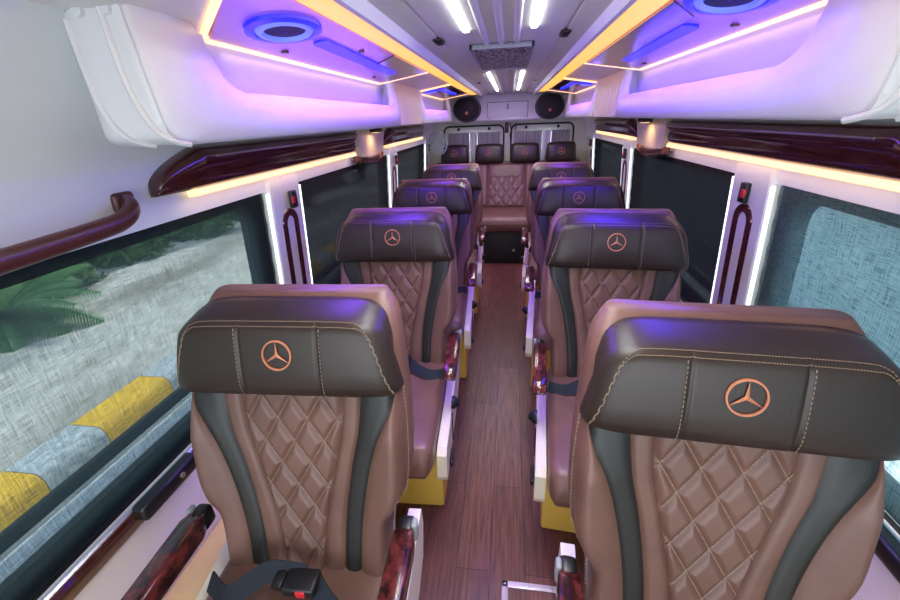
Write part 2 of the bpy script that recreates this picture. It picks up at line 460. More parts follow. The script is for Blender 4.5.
    mb = MB(); mb.loft([[(.262+d, -.335+math.cos(2*PI*k/16)*r, .405+math.sin(2*PI*k/16)*r) for k in range(16)] for d, r in ((0, .027), (.012, .026), (.025, .015), (.032, .010))])
    mb.build('recline_knob', 'blackp', root)
    # lap belt
    def strap(pts, w, name):
        pts = [Vector(p) for p in pts]; P = []
        for i in range(len(pts)-1):
            for k in range(6):
                t = k/6; p0 = pts[max(i-1, 0)]; p1 = pts[i]; p2 = pts[i+1]; p3 = pts[min(i+2, len(pts)-1)]
                P.append(.5*((2*p1)+(p2-p0)*t+(2*p0-5*p1+4*p2-p3)*t*t+(3*p1-p0-3*p2+p3)*t**3))
        P.append(pts[-1]); rings = []
        for i, p in enumerate(P):
            t = (P[min(i+1, len(P)-1)]-P[max(i-1, 0)]).normalized()
            wv = t.cross(Vector((0, -.75, .65))).normalized()
            nn = wv.cross(t).normalized()
            rings.append([p+wv*w+nn*.002, p-wv*w+nn*.002, p-wv*w-nn*.002, p+wv*w-nn*.002])
        return MB().loft(rings).build(name, 'belt', root, angle=60)
    strap([(-.222, -.15, .440), (-.14, -.195, .470), (-.06, -.155, .500), (-.01, -.150, .498), (.03, -.150, .493)], .022, 'seat_belt')
    strap([(.055, -.160, .482), (.10, -.195, .468), (.16, -.220, .456), (.222, -.195, .448)], .022, 'seat_belt')
    bk = MB().box((-.008, -.193, .478), (.068, -.140, .506), .006, 3).build('buckle', 'blackp', root)
    MB().box((.026, -.1965, .484), (.048, -.184, .503), .003).build('release_button', 'red', bk)
    bt = MB().box((-.036, -.186, .484), (-.010, -.144, .504), .004).build('belt_tongue', 'blackp', root)
    return root

seat0 = make_seat()
XL, XR = -.448, .448
lab = {
 ('L', 0): 'nearest left-hand passenger seat, brown and black leather, beside the blind showing the kerb',
 ('L', 1): 'second seat from the front in the left row, brown quilted leather',
 ('L', 2): 'third seat from the front in the left row, brown and black leather',
 ('L', 3): 'rearmost seat of the left row, mostly hidden, just before the rear bench',
 ('R', 0): 'largest seat in the photo, nearest on the right, headrest running past the frame edge',
 ('R', 1): 'second seat from the front in the right row, brown quilted leather',
 ('R', 2): 'third seat from the front in the right row, brown and black leather',
 ('R', 3): 'rearmost seat of the right row, mostly hidden, just before the rear bench'}
PITCH = .939
seatR = mirror_tree(seat0)
# emblem must not be affected (it is symmetric); place rows
for k in range(4):
    o = seat0 if k == 0 else copy_tree(seat0)
    if k == 0: o.rotation_euler.z = math.radians(2.5)
    o.location = (XL, .689+k*PITCH, 0); tag(o, lab['L', k], 'seat', 'reclining passenger seats along the aisle')
for k in range(4):
    o = seatR if k == 0 else copy_tree(seatR)
    if k == 0: o.rotation_euler.z = math.radians(-4)
    o.location = (XR, .624+k*PITCH, 0); tag(o, lab['R', k], 'seat', 'reclining passenger seats along the aisle')

# ------------------------------------------------------------------ rear bench
bench = thing('bench_seat', 'full-width brown leather rear bench with quilted centre and four black headrests', 'bench seat', (0, 4.35, 0))
def bench_panel(name, x0, x1, m='brown', quilt=False, z0=.46, z1=.945):
    mb = MB(); rings = []; nx = 40 if quilt else 14; nz = 50
    for i in range(nz+1):
        z = lerp(z0, z1, i/nz); row = []
        tz = i/nz
        for j in range(nx+1):
            t = j/nx; x = lerp(x0, x1, t)
            e = (1-abs(2*t-1)**8)*(1-abs(2*tz-1)**16); d = .02*e
            if quilt and z < .79:
                g = min(abs(math.sin(PI*(x/.056+z/.075)/2)), abs(math.sin(PI*(x/.056-z/.075)/2))); d = .02*e*(.3+.7*min(1, g*1.5)**.6)
            row.append((x, .62+(z-.46)*.42-d, z))
        rings.append(row)
    mb.loft(rings, caps=False, closed=False)
    return mb.build(name, m, bench, angle=180)
mb = MB(); mb.prism([(.62, .36), (.62, .46), (.824, .945), (.83, .955), (.92, .955), (.93, .90), (.80, .36)], lambda p: (-.86, p[0]+.008, p[1]), lambda p: (.86, p[0]+.008, p[1]))
mb.build('backrest_shell', 'brown', bench, angle=30)
for a, b in ((-.86, -.66), (-.66, -.42), (-.42, -.225), (.225, .42), (.42, .66), (.66, .86)): bench_panel('back_panel', a, b)
bench_panel('quilted_panel', -.225, .225, quilt=True)
mb = MB()
rings = []
for i in range(31):
    x = lerp(-.86, .86, i/30)
    rings.append([(x, y, z) for y, z in ((.66, .32), (.02, .30), (-.01, .33), (-.02, .40), (.0, .45), (.04, .468), (.20, .472), (.40, .462), (.66, .45))])
mb.loft(rings); mb.build('seat_cushion', 'brown', bench, angle=50)
MB().box((-.25, -.022, .395), (.25, -.012, .402), .002).build('piping', 'thread', bench)
mb = MB(); mb.box((-.225, .04, FL+.001), (.225, .60, .31), .01); tag(mb.build('base_box', 'darkgreen', bench), 'dark box under the bench')
for s in (-1, 1):
    MB().box((s*.235, .05, FL+.001), (s*.86, .60, .31), .01).build('bench_plinth', 'cream', bench)
MB().disc((.10, .038, .09), (0, -1, 0), .014, .01).build('box_screw', 'chrome', bench)
for k in range(4):
    x = (k-1.5)*.42; rings = []
    for t in [-1, -.98, -.93, -.85, -.7, -.4, 0, .4, .7, .85, .93, .98, 1]:
        sh = (1-abs(t)**5)**.35 if abs(t) < 1 else 0; sh = lerp(sh, 1, .35); row = []
        for y, z in ((.80, .945), (.775, .95), (.765, .99), (.772, 1.06), (.785, 1.13), (.80, 1.155), (.84, 1.165), (.87, 1.15), (.88, 1.0), (.87, .95)):
            row.append((x+t*(.175-.012*(z-.95)/.2), .84+(y-.84)*sh, 1.05+(z-1.05)*lerp(sh, 1, .5)))
        rings.append(row)
    h = MB().loft(rings).build('headrest', 'black', bench, angle=70)
    mb = MB(); emblem_mb(mb, lambda a, b, d: (x+a, smooth_interp([.99, 1.06, 1.13], [.765, .772, .785], 1.067+b)-.002-d, 1.067+b), .036, .004)
    tag(mb.build('emblem', 'copper', h, angle=30), 'copper three-pointed star in a ring')
    mb = MB()
    for q in (-.06, .06): mb.tube([(x+q, .84, .93), (x+q, .84, .97)], .007, 8)
    mb.build('headrest_post', 'chrome', h)

# ------------------------------------------------------------------ floor and hatch
mb = MB(); mb.box((-.99, -.9, FL-.06), (.99, 5.6, FL)); struct('floor', mb, 'floor')
hat = thing('floor_hatch', 'pale metal frame of a floor hatch at the near end of the aisle', 'floor hatch', (.16, .86, FL))
mb = MB()
x0, x1, y0, y1 = -.115, .13, -.30, .06; w = .022
for a, b in (((x0, y1-w), (x1, y1)), ((x0, y0), (x0+w, y1)), ((x1-w, y0), (x1, y1)), ((x0, y0), (x1, y0+w))): mb.box((a[0], a[1], .0005), (b[0], b[1], .006), .0015)
mb.build('frame', 'hatchframe', hat)
MB().disc((-.052, -.045, .0005), (0, 0, 1), .009, .006).build('brass_stud', 'copper', hat)
mb = MB()
for px, py in ((-.104, .049), (-.02, .049), (.06, .049), (.119, .049), (-.104, -.08)): mb.disc((px, py, .006), (0, 0, 1), .004, .001, 12)
mb.build('screw', 'chrome', hat)

for i_, s in ((1, -1), (2, 1)):
    struct('trim_%d' % (102+i_), MB().box((s*.72, -.8, FL), (s*.868, 4.6, .30), .02), 'plinth')
# ------------------------------------------------------------------ body shell
def S(z): return .95+max(0, 1.2-z)*.06
def wall(side, name):
    s = side
    mb = MB()
    # header above windows up to the roof (inner skin + outer skin)
    hdr = [(.952, 1.205), (.945, 1.235), (.94, 1.28), (.925, 1.34), (.905, 1.40), (.88, 1.47), (.85, 1.545), (.80, 1.615), (.73, 1.668), (.62, 1.698), (.50, 1.705)]
    out = [(x+.07, z+.05) for x, z in reversed(hdr)]; out[-1] = (1.03, 1.205)
    ys = [-.9+.25*i for i in range(27)]; ys[-1] = 5.62
    mb.loft([[(s*x, y, z) for x, z in hdr+out] for y in ys])
    # lower lining
    low = [(1.06, .485), (.945, .485), (.935, .55), (.918, .556), (.915, .50), (.895, .44), (.875, .36), (.87, .2), (.87, FL-.02), (1.06, FL-.02)]
    struct('trim_%d' % (101 if s < 0 else 102), MB().loft([[(s*x, y, z) for x, z in low] for y in ys]), 'lining', angle=35)
    return struct(name, mb, 'liner', angle=35)
wall(-1, 'wall_left'); wall(1, 'wall_right')

# windows: (y0, y1) of the openings
WIN = [(-.85, 1.565), (1.845, 3.385), (3.635, 4.93)]
def rrect(y0, y1, z0, z1, r, n=6):
    pts = []
    for cy, cz, a0 in ((y1-r, z1-r, 0), (y0+r, z1-r, 90), (y0+r, z0+r, 180), (y1-r, z0+r, 270)):
        for q in range(n+1):
            a = math.radians(a0+90*q/n); pts.append((cy+math.cos(a)*r, cz+math.sin(a)*r))
    return pts
idx = 0
for s in (-1, 1):
    for wi, (y0, y1) in enumerate(WIN):
        idx += 1
        root = bpy.data.objects.new('window_%d' % idx, None); C.objects.link(root); root['kind'] = 'structure'
        root.location = (s*1.0, (y0+y1)/2, .9); ox, oy, oz = root.location
        yy0, yy1 = y0-.06, y1+.06
        outer = []; inner = rrect(y0+.04, y1-.105, .555, 1.165, .07)
        rr = rrect(yy0, yy1, .49, 1.25, .02)
        f = MB()
        def ring(pts, dx): return [(s*(S(z)+dx)-ox, y-oy, z-oz) for y, z in pts]
        f.loft([ring(rr, .035), ring(inner, .035), ring(inner, .06), ring(rr, .06), ring(rr, .035)], caps=False)
        f.build('window_frame', 'rubber', root, angle=30)
        g = MB(); n = len(inner)
        g.add(ring(rrect(y0+.03, y1-.095, .545, 1.172, .07), .054), [tuple(range(n))])
        g.build('glass', 'glass', root, smooth=False)
        # white ledge added outside the glass to make the bright band
        l = MB(); l.box((s*1.062-ox, yy0-oy, .48-oz), (s*1.15-ox, yy1-oy, .525-oz), .01); l.build('bright_band_ledge', 'white', root)
        MB().box((s*1.021-ox, y0+.04-oy, .632-oz), (s*1.040-ox, y1-.11-oy, .668-oz), .004).build('glazing_bar', 'rubber', root)

bl = {(-1, 0): ('sheer teal mesh roller blind over the near left window, kerb visible through it', 'blind'),
      (-1, 1): ('black mesh roller blind on the left between the two pillar covers', 'blackout'),
      (-1, 2): ('black mesh roller blind at the rear of the left side', 'blackout'),
      (1, 0): ('pale teal mesh roller blind glowing behind the largest seat on the right', 'blindr'),
      (1, 1): ('black mesh roller blind on the right between the two pillar covers', 'blackout'),
      (1, 2): ('black mesh roller blind at the rear of the right side', 'blackout')}
for (s, wi), (label, mname) in bl.items():
    y0, y1 = WIN[wi]; yc = (y0+y1)/2
    t = thing('roller_blind', label, 'window blind', (s*.96, yc, .60), 'roller blinds drawn down over the side windows')
    a, b = y0+.012-yc, y1-.012-yc
    mb = MB(); rings = []
    for i in range(25):
        z = lerp(.505, 1.215, i/24)
        rings.append([(s*(S(z)+.006+.002*math.sin(i*1.9))-s*.96, y, z-.60) for y in (a, b)])
    mb.loft(rings, caps=False, closed=False); mb.build('fabric', mname, t)
    MB().box((s*(S(.50)+.001)-s*.96, a, -.112), (s*(S(.50)+.014)-s*.96, b, -.090), .004).build('bottom_bar', 'blackp', t)

# glossy rails, sill strips per side
def strip(s, prof, y0, y1, n=2):
    mb = MB(); mb.loft([[(s*x, lerp(y0, y1, i/(n-1)), z) for x, z in prof] for i in range(n)]); return mb
tn = 0
for s, nm in ((-1, 'left'), (1, 'right')):
    tn += 1; struct('trim_%d' % tn, strip(s, [(.915, .562), (.905, .565), (.90, .56), (.902, .553), (.915, .553)], -.9, 4.9), 'chrome', angle=30)
    tn += 1; struct('trim_%d' % tn, strip(s, [(.921, .553), (.903, .553), (.896, .545), (.896, .512), (.90, .505), (.92, .505)], -.9, 4.9), 'gloss', angle=30)
lt = thing('window_latch', 'black slide latch on the maroon strip under the near left window', 'latch', (-.895, .70, .545))
MB().box((-.012, -.10, -.022), (.03, .10, .028), .012, 3).build('housing', 'blackp', lt)
MB().disc((.030, .03, .008), (1, 0, 0), .008, .004).build('latch_screw', 'chrome', lt)
lt2 = thing('window_latch', 'black slide latch beside the right window, low behind the largest seat', 'latch', (.895, .70, .545))
MB().box((.012, -.10, -.022), (-.03, .10, .028), .012, 3).build('housing', 'blackp', lt2)

# pillar covers
def pillar(y0, y1, side, label, z0=.58, z1=1.245):
    t = thing('pillar_cover', label, 'pillar trim', (side*.95, (y0+y1)/2, .58), 'white window pillar covers')
    yc = (y0+y1)/2; w = (y1-y0)/2
    P = lambda d, y, z: (side*(S(z)-d)-side*.95, y, z-.58)
    mb = MB(); mb.loft([[P(-.03, -w+.012, z), P(.010, -w+.012, z), P(.016, -w+.02, z), P(.016, w-.02, z), P(.010, w-.012, z), P(-.03, w-.012, z)] for z in (z0, .8, 1.0, z1-.03, z1)])
    mb.build('cover_panel', 'white', t, angle=30)
    for q in (-1, 1):  # emissive strips added in place of the bright slits beside the blinds
        mb = MB(); mb.loft([[P(.004, q*(w-.012), z), P(.012, q*(w-.010), z), P(.012, q*(w+.003), z), P(.004, q*(w+.003), z)] for z in (z0, z1-.05)])
        tag(mb.build('light_strip', 'edge', t, angle=30), 'white glowing strip added for the bright slit at the blind edge')
    # inverted-U loop
    mb = MB(); pts = []; R = w*.36
    for i in range(13): pts.append((0, -R, .62+i*(1.045-.62)/12))
    for i in range(1, 12): a = PI-PI*i/12; pts.append((0, math.cos(a)*R, 1.045+math.sin(a)*R))
    for i in range(13): pts.append((0, R, 1.045-i*(1.045-.62)/12))
    rings = []
    for i, p in enumerate(pts):
        q0 = pts[max(i-1, 0)]; q1 = pts[min(i+1, len(pts)-1)]; ty, tz = q1[1]-q0[1], q1[2]-q0[2]; L_ = math.hypot(ty, tz); ny, nz = -tz/L_, ty/L_
        h = w*.13
        rings.append([P(d, p[1]+ny*h*e, p[2]+nz*h*e) for d, e in ((.014, -1), (.021, -.8), (.021, .8), (.014, 1))])
    mb.loft(rings); tag(mb.build('loop_trim', 'gloss', t, angle=40), 'dark maroon inverted-U trim')
    sw = MB(); sw.box((0, -.020, 0), (.02, .026, .075), .005); o = sw.build('switch_housing', 'blackp', t)
    o.location = P(.034 if side < 0 else .016, 0, 1.115); 
    if side > 0: o.location.x = -.034
    r = MB().box((0, -.020, .020), (.009, .004, .052), .003).build('rocker', 'red', o)
    r.location = (.012 if side < 0 else -.004, 0, 0)
    return t
pillar(1.565, 1.845, -1, 'white pillar cover between the near left window and the first black blind')
pillar(1.565, 1.845, 1, 'white pillar cover between the near right window and the first black blind')
pillar(3.385, 3.635, -1, 'narrow-looking rear left pillar cover beyond the second left seat')
pillar(3.385, 3.635, 1, 'narrow-looking rear right pillar cover beyond the second right seat')
pillar(4.93, 5.10, -1, 'rearmost left pillar cover beside the rear bench')
pillar(4.93, 5.10, 1, 'rearmost right pillar cover beside the rear bench')
# body skin behind the last pillars
for s, nm in ((-1, 'left'), (1, 'right')):
    mb = MB(); mb.box((s*.962, 5.0, .55), (s*1.03, 5.62, 1.25)); tn += 1; struct('trim_%d' % tn, mb, 'doorpaint', smooth=False)

area_later = []
# glossy rails under the bins
def rail(s, y0, y1, label, near_taper=True):
    t = thing('glossy_rail', label, 'trim rail', (s*.9, (y0+y1)/2, 1.29), 'maroon lacquered rails under the luggage bins')
    yc = (y0+y1)/2
    base = [(.93, 1.405), (.885, 1.405), (.862, 1.396), (.852, 1.380), (.852, 1.368), (.866, 1.356), (.872, 1.342), (.870, 1.322), (.874, 1.302), (.885, 1.288), (.93, 1.285)]
    mb = MB(); rings = []
    L_ = y1-y0
    for i in range(61):
        y = lerp(y0, y1, (i/60)**1.7 if i < 45 else lerp((45/60)**1.7, 1, (i-45)/15)); d0 = (y-y0)/.16; d1 = (y1-y)/.10
        k0 = min(1, max(0, d0))**.45; k1 = min(1, max(0.0, d1))**.5
        ring = []
        for x, z in base:
            xx = .93-(.93-x)*lerp(.35, 1, min(k0, k1)); zz = z
            zz = 1.285+(z-1.285)*lerp(.12, 1, k0)
            if k1 < 1: zz = 1.385+(zz-1.385)*lerp(.75, 1, k1)
            ring.append((s*xx-s*.9, y-yc, zz-1.29))
        rings.append(ring)
    mb.loft(rings); mb.build('rail_body', 'gloss', t, angle=50)
    mb = MB(); mb.loft([[(s*x-s*.9, y-yc, z-1.29) for x, z in ((.928, 1.286), (.888, 1.287), (.884, 1.270), (.890, 1.266), (.928, 1.262))] for y in (y0+.13, y1-.06)])
    tag(mb.build('light_strip', 'warm', t, angle=30), 'warm white light strip')
    mb = MB(); mb.tube([(s*.852-s*.9, lerp(y0+.2, y1-.1, i/20)-yc, 1.374-1.29) for i in range(21)], .0025, 6); 
    mb.build('bright_line', 'chrome', t)
    return t
for s, w in ((-1, 'left'), (1, 'right')):
    rail(s, 1.0 if s < 0 else .90, 2.56, 'long glossy maroon rail above the near %s windows' % w)
    rail(s, 3.12, 4.62, 'short far maroon rail on the %s, nearer the back doors' % w)
    b = thing('corner_bracket', 'red burl bracket bridging the gap between the %s rails' % w, 'bracket', (s*.90, 2.79, 1.262))
    mb = MB(); rings = []
    for i in range(25):
        y = lerp(-.24, .24, i/24); c_ = math.cos(y/.24*PI/2); dz = -.020-.022*c_; th = .018+.012*c_; dep = .030+.020*c_
        rings.append([(s*(.9-dep+q*dep*1.7-.9+dep*.2), y, dz+zq*th) for q, zq in ((1, 1), (.3, 1), (.05, .7), (0, 0), (.05, -.7), (.3, -1), (1, -1))])
    mb.loft(rings); mb.build('bracket_body', 'burl', b, angle=50)
    mb = MB(); mb.ring((-s*.045, .11, -.02), (-s, 0, 0), .018, .005, 20, 6); mb.build('bracket_ring', 'copper', b)
    # white infill
    mb = MB(); mb.prism([(-.22, -.03), (.24, -.03), (.34, .15), (-.26, .15)], lambda p: (s*.945, 2.79+p[0], 1.27+p[1]), lambda p: (s*.880, 2.79+p[0], 1.27+p[1]))
    tn += 1; struct('trim_%d' % tn, mb, 'cream', smooth=False)
    o = thing('reading_lamp', 'small warm lamp pod under the %s luggage bins at the rail gap' % w, 'lamp', (s*.83, 2.76, 1.40))
    MB().box((-.03, -.05, -.010), (.03, .05, .012), .008).build('lamp_housing', 'rubber', o)
    MB().box((-.018, -.035, -.014), (.018, .035, -.009), .002).build('lamp_lens', 'warm', o)
    area_later.append((s*.82, 2.78, 1.38))

# grab handle on the left
g = thing('grab_handle', 'curved maroon grab handle on the headliner at the far left', 'handle', (-.90, .552, 1.238))
pts = [(-.030, -.45, .030), (-.005, -.40, .010), (.02, -.25, .0), (.03, -.10, .003), (.03, .08, .008), (.030, .22, .014), (.026, .29, .020), (.012, .335, .034), (-.012, .360, .046), (-.035, .365, .05)]
P = []
V = [Vector(p) for p in pts]
for i in range(len(V)-1):
    for k in range(6):
        t = k/6; p0 = V[max(i-1, 0)]; p1 = V[i]; p2 = V[i+1]; p3 = V[min(i+2, len(V)-1)]
        P.append(.5*((2*p1)+(p2-p0)*t+(2*p0-5*p1+4*p2-p3)*t*t+(3*p1-p0-3*p2+p3)*t**3))
P.append(V[-1])
MB().tube(P, [.022]*len(P), 14, sx=.8).build('grip', 'maroon', g, angle=60)
MB().box((-.045, .335, .025), (-.022, .395, .075), .010, 3).build('mounting_foot', 'maroon', g); MB().box((-.045, -.49, .0), (-.018, -.41, .06), .012, 3).build('mounting_foot', 'maroon', g)

# ------------------------------------------------------------------ ceiling
mb = MB()
prof = [(-.52, 1.712), (-.40, 1.690), (-.33, 1.690), (-.325, 1.690), (-.300, 1.664), (-.285, 1.664), (-.275, 1.692), (-.215, 1.700), (-.212, 1.706), (-.205, 1.706), (-.202, 1.700),
        (-.135, 1.703), (-.08, 1.703)]
for c in (-.055, 0, .055):
    for k in range(7): a = PI*k/6; prof.append((c-.011*math.cos(a), 1.703-.010*math.sin(a)))
prof += [(-x, z) for x, z in reversed(prof[:13])]
full = prof+[(.52, 1.80), (-.52, 1.80)]
mb.loft([[(x, y, z) for x, z in full] for y in (-.9, 1.5, 3.2, 5.62)])
struct('ceiling', mb, 'panelwhite', angle=25)
for x in (-.105, .105):
    for y0, y1, d in ((.35, 1.50, 'near'), (2.86, 4.75, 'far')):
        o = MB().box((x-.010, y0, 1.696), (x+.010, y1, 1.7035), .003).build('led_strip', 'led')
        tag(o, '%s white light strip on the %s side of the ceiling grille' % ('near' if d == 'near' else 'far', 'left' if x < 0 else 'right'), 'ceiling light', 'white light strips in the ceiling')
v = thing('air_vent', 'square perforated silver air vent in the ceiling', 'air vent', (0, 2.13, 1.69))
mb = MB(); mb.box((-.112, -.36, -.004), (.112, .36, .010), .002); mb.build('grille', 'vent', v)
mb = MB()
for a, b in (((-.12, -.368), (.12, -.358)), ((-.12, .358), (.12, .368)), ((-.12, -.368), (-.110, .368)), ((.110, -.368), (.12, .368))): mb.box((a[0], a[1], -.007), (b[0], b[1], .010), .001)
mb.build('vent_frame', 'grey', v)
for x in (-.212, .212):
    t = thing('ceiling_speaker', 'small black oblong ceiling speaker %s of the light strips' % ('left' if x < 0 else 'right'), 'speaker', (x, 1.62, 1.697), 'small black speakers in the ceiling')
    MB().box((-.017, -.040, -.007), (.017, .040, .006), .009, 3).build('speaker_body', 'blackp', t)
    MB().box((-.010, -.030, -.0092), (.010, .030, -.0065), .004).build('speaker_mesh', 'mesh', t)
    t = tag(MB().disc((x, 3.55, 1.702), (0, 0, -1), .014, .010).build('round_sensor', 'maroon'), 'small dark red button-like sensor on the far ceiling, %s side' % ('left' if x < 0 else 'right'), 'sensor')
# amber cove lights
for s, w in ((-1, 'left'), (1, 'right')):
    c = thing('cove_light', 'long amber cove light along the %s edge of the ceiling' % w, 'cove light', (s*.36, 2.0, 1.685))
    mb = MB(); mb.loft([[(s*x-s*.36, y-2.0, z-1.685) for x, z in ((.327, 1.684), (.398, 1.682), (.398, 1.690), (.327, 1.6895))] for y in (-.6, 4.95)])
    mb.build('diffuser', 'amber', c, smooth=False)

# ------------------------------------------------------------------ luggage bins and lit consoles
def bin_(s, y0, y1, label, ribs, cut0, cut1, lipz=1.53):
    t = thing('luggage_bin', label, 'luggage bin', (s*.6, (y0+y1)/2, 1.43), 'white overhead luggage bins')
    yc = (y0+y1)/2
    P = lambda x, y, z: (s*x-s*.6, y-yc, z-1.43)
    # fascia with a U-shaped cut-out : outer contour vs cut-out contour, lofted ring strip along the U
    zt = 1.674; zb = 1.422; n = 14; r = .11
    inner = []; outer = []
    R2 = .05
    inner.append((cut0-.03, zt)); outer.append((y0+.0, zt))
    inner.append((cut0-.015, zt-.04)); outer.append((y0, zt-.05))
    inner.append((cut0, lipz+r)); outer.append((y0, lipz+r*.6))
    for k in range(1, n):
        a = PI+PI/2*k/n; inner.append((cut0+r+math.cos(a)*r, lipz+r+math.sin(a)*r)); 
        a2 = a; outer.append((y0+R2+math.cos(a2)*R2, zb+R2+math.sin(a2)*R2))
    rr_ = .03
    for k in range(0, 12): y = lerp(cut0+r, cut1-rr_, k/11); inner.append((y, lipz)); outer.append((lerp(y0+R2, y1-.02, k/11), zb))
    for k in range(1, 7): a = -PI/2+PI/2*k/6; inner.append((cut1-rr_+math.cos(a)*rr_, lipz+rr_+math.sin(a)*rr_)); outer.append((y1, lerp(zb, lipz, k/6)))
    inner.append((cut1, zt)); outer.append((y1, zt))
    mb = MB()
    rings = []
    def xs(z): return .600+.028*((z-1.42)/.25) + .0
    for (iy, iz), (oy_, oz_) in zip(inner, outer):
        ring = []
        m1 = (lerp(iy, oy_, .5), lerp(iz, oz_, .5))
        for (yy, zz, d) in ((iy, iz, .030), (iy, iz, .008), (lerp(iy, oy_, .06), lerp(iz, oz_, .06), .001), (m1[0], m1[1], -.004), (lerp(iy, oy_, .92), lerp(iz, oz_, .92), .002), (oy_, oz_, .016), (oy_, oz_, .030)):
            ring.append(P(xs(zz)+d, yy, zz))
        rings.append(ring)
    mb.loft(rings); mb.build('fascia', 'white', t, angle=80)
    # bin shell: back wall, floor, ends
    mb = MB(); pr = [(.612, 1.43), (.78, 1.422), (.86, 1.418), (.86, 1.430), (.78, 1.46), (.735, 1.50), (.71, 1.56), (.69, 1.66), (.685, 1.66), (.70, 1.56), (.722, 1.495), (.76, 1.447), (.612, 1.445)]
    mb.loft([[P(x, y, z) for x, z in pr] for y in (y0+(.16 if ribs else .02), y1-.01)]); mb.build('bin_tray', 'white', t, angle=50)
    for ya_ in (cut0-.05, y1-.02):
        mb = MB(); mb.prism([(.62, 1.43), (.745, 1.43), (.70, 1.66), (.64, 1.66)], lambda p: P(p[0], ya_, p[1]), lambda p: P(p[0], ya_+.01, p[1]))
        mb.build('end_wall', 'white', t, smooth=False)
    if ribs:
        # rounded end cap facing the front of the cabin
        top = lambda x: 1.668-.35*max(0, x-.70)
        def cy(x): return y0+.001+.16*max(0, (x-.72)/.14)**2.2
        m = 24; rings = []
        for i in range(m+1):
            row = []
            for j in range(19):
                u = j/18; x = lerp(.610+.027*u, .865, i/m); zb_ = 1.423+.02*max(0, (x-.78)/.08)**2; z = lerp(zb_, top(x), u**1.3); e = .035*(1-min(1, u/.18))**2.2
                row.append(P(x, cy(x)+e, z))
            rings.append(row)
        mb = MB(); mb.loft(rings, caps=False, closed=False)
        mb.loft([[(q[0], q[1]+.012, q[2]) for q in r_] for r_ in rings], caps=False, closed=False); mb.build('end_cap', 'white', t, angle=180)
        for xr in (.672, .752):
            pts = []
            for j in range(22):
                u = 1-j/21; x = xr; z = lerp(1.423, top(x)-.012, u**1.3)
                x = xr-.07*(1-u)**3
                e = .035*(1-min(1, u/.18))**2.2
                pts.append(P(x, cy(x)+e, z))
            MB().tube(pts, [.006]*len(pts), 10, sx=1.6).build('rib', 'white', t)
        MB().box(P(.63, y0-.030, 1.664), P(.77, y0+.02, 1.669), .001).build('hinge_plate', 'rubber', t)
        for xx in (.66, .715): MB().disc(P(xx, y0+.002, 1.648), (0, -1, 0), .010, .010, 14).build('clip', 'white', t)
    return t
bin_(-1, .76, 2.56, 'long near left overhead bin with ribbed end, lit purple', True, .96, 2.47)
bin_(1, .80, 2.56, 'long near right overhead bin with deep rounded cut-out, lit blue-violet', True, 1.02, 2.47)
bin_(-1, 3.22, 4.85, 'small far left overhead bin beside the left rear speaker', False, 3.32, 4.75)
bin_(1, 3.22, 4.85, 'small far right overhead bin beside the right rear speaker', False, 3.32, 4.75)
for s, w in ((-1, 'left'), (1, 'right')):   # fluted infill between bins
    mb = MB(); rings = []
    for i in range(61):
        y = lerp(2.57, 3.21, i/60); d = .010*abs(math.sin(PI*(y-2.57)/.08))
        rings.append([(s*(.612-d), y, 1.428), (s*(.635-d), y, 1.674), (s*.67, y, 1.674), (s*.67, y, 1.428)])
    mb.loft(rings); tn += 1; struct('trim_%d' % tn, mb, 'cream', angle=60)
    mb = MB(); mb.loft([[(s*x, y, z) for x, z in ((.612, 1.428), (.90, 1.405), (.90, 1.425), (.612, 1.445))] for y in (2.57, 3.21)]); tn += 1
    struct('trim_%d' % tn, mb, 'white', smooth=False)

def zc(x): return lerp(1.684, 1.640, (x-.40)/.28)     # console underside height
def console(s, y0, y1, label, slot=True, dark=(0, 0)):
    t = thing('lit_console', label, 'ceiling console', (s*.54, (y0+y1)/2, 1.66), 'mauve ceiling consoles with blue lights')
    yc = (y0+y1)/2
    P = lambda x, y, z: (s*x-s*.54, y-yc, z-1.66)
    q = lambda x, y, d: P(x, y, zc(x)-d)
    sk = .28 if y0 < 2 else .0
    yn = lambda x: y0-sk*(1-(x-.405)/.26)
    def poly(name, pts, d0, d1, m):
        mb = MB(); mb.loft([[q(x, y, dd) for x, y in pts] for dd in (d0, d1)]); return mb.build(name, m, t, smooth=False)
    poly('console_board', [(.405, yn(.405)), (.665, y0), (.665, y1), (.405, y1)], 0, -.012, 'mauve')
    if dark[1]: tag(poly('dark_inlay', [(.408, dark[0]), (dark[2], dark[0]+.12), (dark[2]+.02, dark[1]-.3), (.62, dark[1]), (.408, dark[1])], .003, -.001, 'darkpanel'), 'dark mirrored inlay')
    # frame strip: outer side and both ends
    fr = MB(); w = .016
    def piece(a, b, c, d):
        fr.loft([[q(a, y, .004), q(b, y, .004), q(b, y, -.006), q(a, y, -.006)] for y in (c, d)])
    piece(.665, .665+w, y0-w, y1+w); fr.loft([[q(.405, yn(.405)-w, dd), q(.665+w, y0-w, dd), q(.665+w, y0, dd), q(.405, yn(.405)+w*.3, dd)] for dd in (.004, -.006)]); piece(.405, .665, y1, y1+w)
    tag(fr.build('frame_light', 'warm', t, smooth=False), 'warm light strip framing the console')
    return t, q, P
